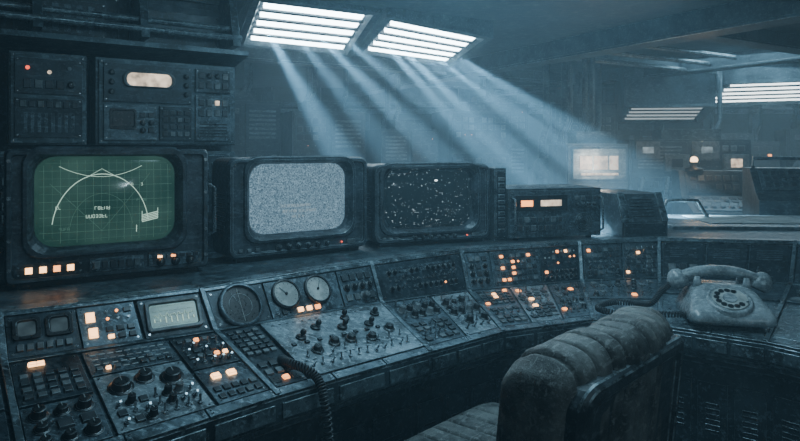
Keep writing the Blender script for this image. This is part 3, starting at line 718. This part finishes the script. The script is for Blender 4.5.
cabinet('electronics_cabinet',2.0,6.95,.7,.5,1.75,-.05,.02); cabinet('electronics_cabinet',1.1,7.6,.8,.5,1.8,.1,.01)
cabinet('electronics_cabinet',4.1,7.6,.8,.5,1.35,-.2,.03); cabinet('electronics_cabinet',3.0,8.1,.8,.5,1.5,0,.02)
cabinet('electronics_cabinet',5.1,7.6,.8,.5,1.5,-.3,.02)
def tank(x,y,rz,s):
    b=B(); T=Matrix.Translation((0,0,.98))@Matrix.Rotation(math.pi/2,4,'Y')
    b.lathe(T,[(.05,-.36),(.17,-.34),(.2,-.3),(.2,.3),(.17,.34),(.05,.36)],M_body,24)
    for x_ in(-.22,0,.22): b.torus(Matrix.Translation((x_,0,.98))@Matrix.Rotation(math.pi/2,4,'Y'),.205,.015,M_rail,24,6)
    b.box(I4,(0,0,.4),(.6,.36,.8),M_dark)
    for x_ in(-.28,-.1,.13,.24): b.tube([(x_,0,1.15),(x_,0,1.35),(x_+.06,.05,1.5),(x_+.06,.05,2.14)],.028*s,M_body,10)
    b.lathe(Matrix.Translation((.05,-.1,1.17)),[(.07,0),(.07,.06),(.03,.09),(.03,.16)],M_rail,16)
    e=empty('pressure_tank',(x,y,0),rz); b.obj('tank_body',e)
tank(4.15,5.9,-.2,1); tank(1.68,6.15,.05,1.2)
b=B(); b.rings([[V((x,-.35,0)),V((x,-.35,.78)),V((x,.05,.88)),V((x,.15,1.08)),V((x,.4,1.08)),V((x,.4,0))] for x in(-.95,.95)],M_wall)
q=Patch((-.92,-.33,.785),(.92,-.33,.785),(.92,.04,.88),(-.92,.04,.88))
for k in range(4): a=plate(b,q.sub(.01+.25*k,.05,.24+.25*k,.95),random.choice((M_mod,M_body)),.01); grid(b,a,.06,'kknt',.02)
q=Patch((-.92,.05,.885),(.92,.05,.885),(.92,.15,1.08),(-.92,.15,1.08))
for k in range(4): a=plate(b,q.sub(.01+.25*k,.08,.24+.25*k,.92),M_dark,.01); grid(b,a,.06,'kt',.04,litmat=(E_warm,E_bl,E_or,E_or)[k])
e=empty('control_desk',(3.2,4.8,0),math.radians(-12)); b.obj('desk_body',e,(0,0,0),.003)
b=B(); b.lathe(I4,[(.07,0),(.07,.02),(.025,.03),(.015,.06)],M_black,16); b.ball(I4,(0,0,.088),.03,E_glb,14); b.torus(Matrix.Translation((0,0,.065)),.035,.008,M_black,16,6)
e=empty('globe_lamp',(2.42,5.12,1.08)); b.obj('lamp_globe',e)
b=B(); b.rings([[V((x,-.2,0)),V((x,-.2,.12)),V((x,-.1,.24)),V((x,.2,.24)),V((x,.2,0))] for x in(-.22,.22)],M_case)
q=Patch((-.2,-.2,.13),(.2,-.2,.13),(.2,-.1,.23),(-.2,-.1,.23)); b.prism(q.sub(.1,.1,.9,.9).q,.006,M_light)
e=empty('plotter_unit',(3.6,4.9,1.081),math.radians(-12)); b.obj('plotter_case',e,(0,0,0),.003)
b=B()
for k in range(13):
    x=-2.6+.7*k; b.box(I4,(x,8.95,ZC/2),(.12,.1,ZC),M_body)
    if k<12:
        Q=Patch((x+.1,8.99,1.2),(x+.6,8.99,1.2),(x+.6,8.99,2.05),(x+.1,8.99,2.05)); plate(b,Q,M_dark,.03)
for z_ in(1.9,1.8,1.0): b.tube([(-2.9,8.85,z_),(5.9,8.85,z_)],.035,M_rail,8)
b.obj('trim_3')
# ------------------------------------------------------------------ lights
def aim(o,t): 
    d=V(t)-V(o.location); o.rotation_euler=d.to_track_quat('-Z','Y').to_euler()
def area(name,loc,tgt,sx,sy,p,col,spread=180):
    l=bpy.data.lights.new(name,'AREA'); l.shape='RECTANGLE'; l.size=sx; l.size_y=sy; l.energy=p; l.color=col; l.spread=math.radians(spread)
    o=bpy.data.objects.new(name,l); COL.objects.link(o); o.location=loc; aim(o,tgt); return o
def spot(name,loc,tgt,ang,p,col,r=.02,bl=.4):
    l=bpy.data.lights.new(name,'SPOT'); l.energy=p; l.color=col; l.spot_size=math.radians(ang); l.spot_blend=bl; l.shadow_soft_size=r
    o=bpy.data.objects.new(name,l); COL.objects.link(o); o.location=loc; aim(o,tgt); return o
CB=(.36,.72,1)
area('area_over_console',(.25,1.6,2.1),(.1,1.6,.7),1.3,.4,18,(.47,.8,1))
area('area_behind_monitors',(.5,3.3,2.1),(.5,3.2,0),2.2,.7,9,CB)
area('area_room_depth',(3.2,6.0,2.1),(3.0,6,0),2.0,1.6,50,(.42,.76,1))
p=bpy.data.lights.new('cabin_lamp','POINT'); p.energy=18; p.color=(.6,.86,1); p.shadow_soft_size=.07; o=bpy.data.objects.new('cabin_lamp',p); COL.objects.link(o); o.location=(1.55,-.75,1.5)
PW=7000
Q=Patch(*L1)
for k,(u,dx) in enumerate(((.12,.50),(.38,.58),(.62,.66),(.88,.76))):
    o=Q.pt(u,.5)+Q.n()*.05; spot('shaft_spot',o,o+V((dx,-.9,-.70)),8,PW*.6*(1,.5,1,.6)[k],CB,.02,.7)
Q=Patch(*L2)
for k,(u,dx) in enumerate(((.08,.66),(.24,.72),(.42,.80),(.58,.88),(.76,.94),(.92,1.04))):
    o=Q.pt(u,.5)+Q.n()*.05; spot('shaft_spot',o,o+V((dx,-1.0,-.84)),8,PW*(.8,1.1,.5,1.1,.6,.9)[k],CB,.02,.7)
p=bpy.data.lights.new('globe_point','POINT'); p.energy=2.5; p.color=(1,.7,.4); p.shadow_soft_size=.05; o=bpy.data.objects.new('globe_point',p); COL.objects.link(o); o.location=(2.42,4.98,1.3)
p=bpy.data.lights.new('cabinet_glow','POINT'); p.energy=10; p.color=(1,.9,.75); p.shadow_soft_size=.08; o=bpy.data.objects.new('cabinet_glow',p); COL.objects.link(o); o.location=(1.54,4.75,1.15)
# ------------------------------------------------------------------ world haze
w=bpy.data.worlds.new('haze_world'); bpy.context.scene.world=w; w.use_nodes=True
nt=w.node_tree; nt.nodes.clear(); o=nt.nodes.new('ShaderNodeOutputWorld'); bg=nt.nodes.new('ShaderNodeBackground'); bg.inputs[0].default_value=(.02,.04,.06,1); bg.inputs[1].default_value=.3
vs=nt.nodes.new('ShaderNodeVolumeScatter'); vs.inputs['Color'].default_value=(.6,.85,1,1); vs.inputs['Density'].default_value=.062; vs.inputs['Anisotropy'].default_value=.2
nt.links.new(bg.outputs[0],o.inputs[0]); nt.links.new(vs.outputs[0],o.inputs[1])
# ------------------------------------------------------------------ camera
cam=bpy.data.cameras.new('camera'); co=bpy.data.objects.new('camera',cam); COL.objects.link(co)
co.location=(0,0,1.25); co.rotation_euler=(math.radians(90),0,0); cam.sensor_width=36; cam.lens=28; cam.shift_y=-.088; cam.clip_start=.02
bpy.context.scene.camera=co
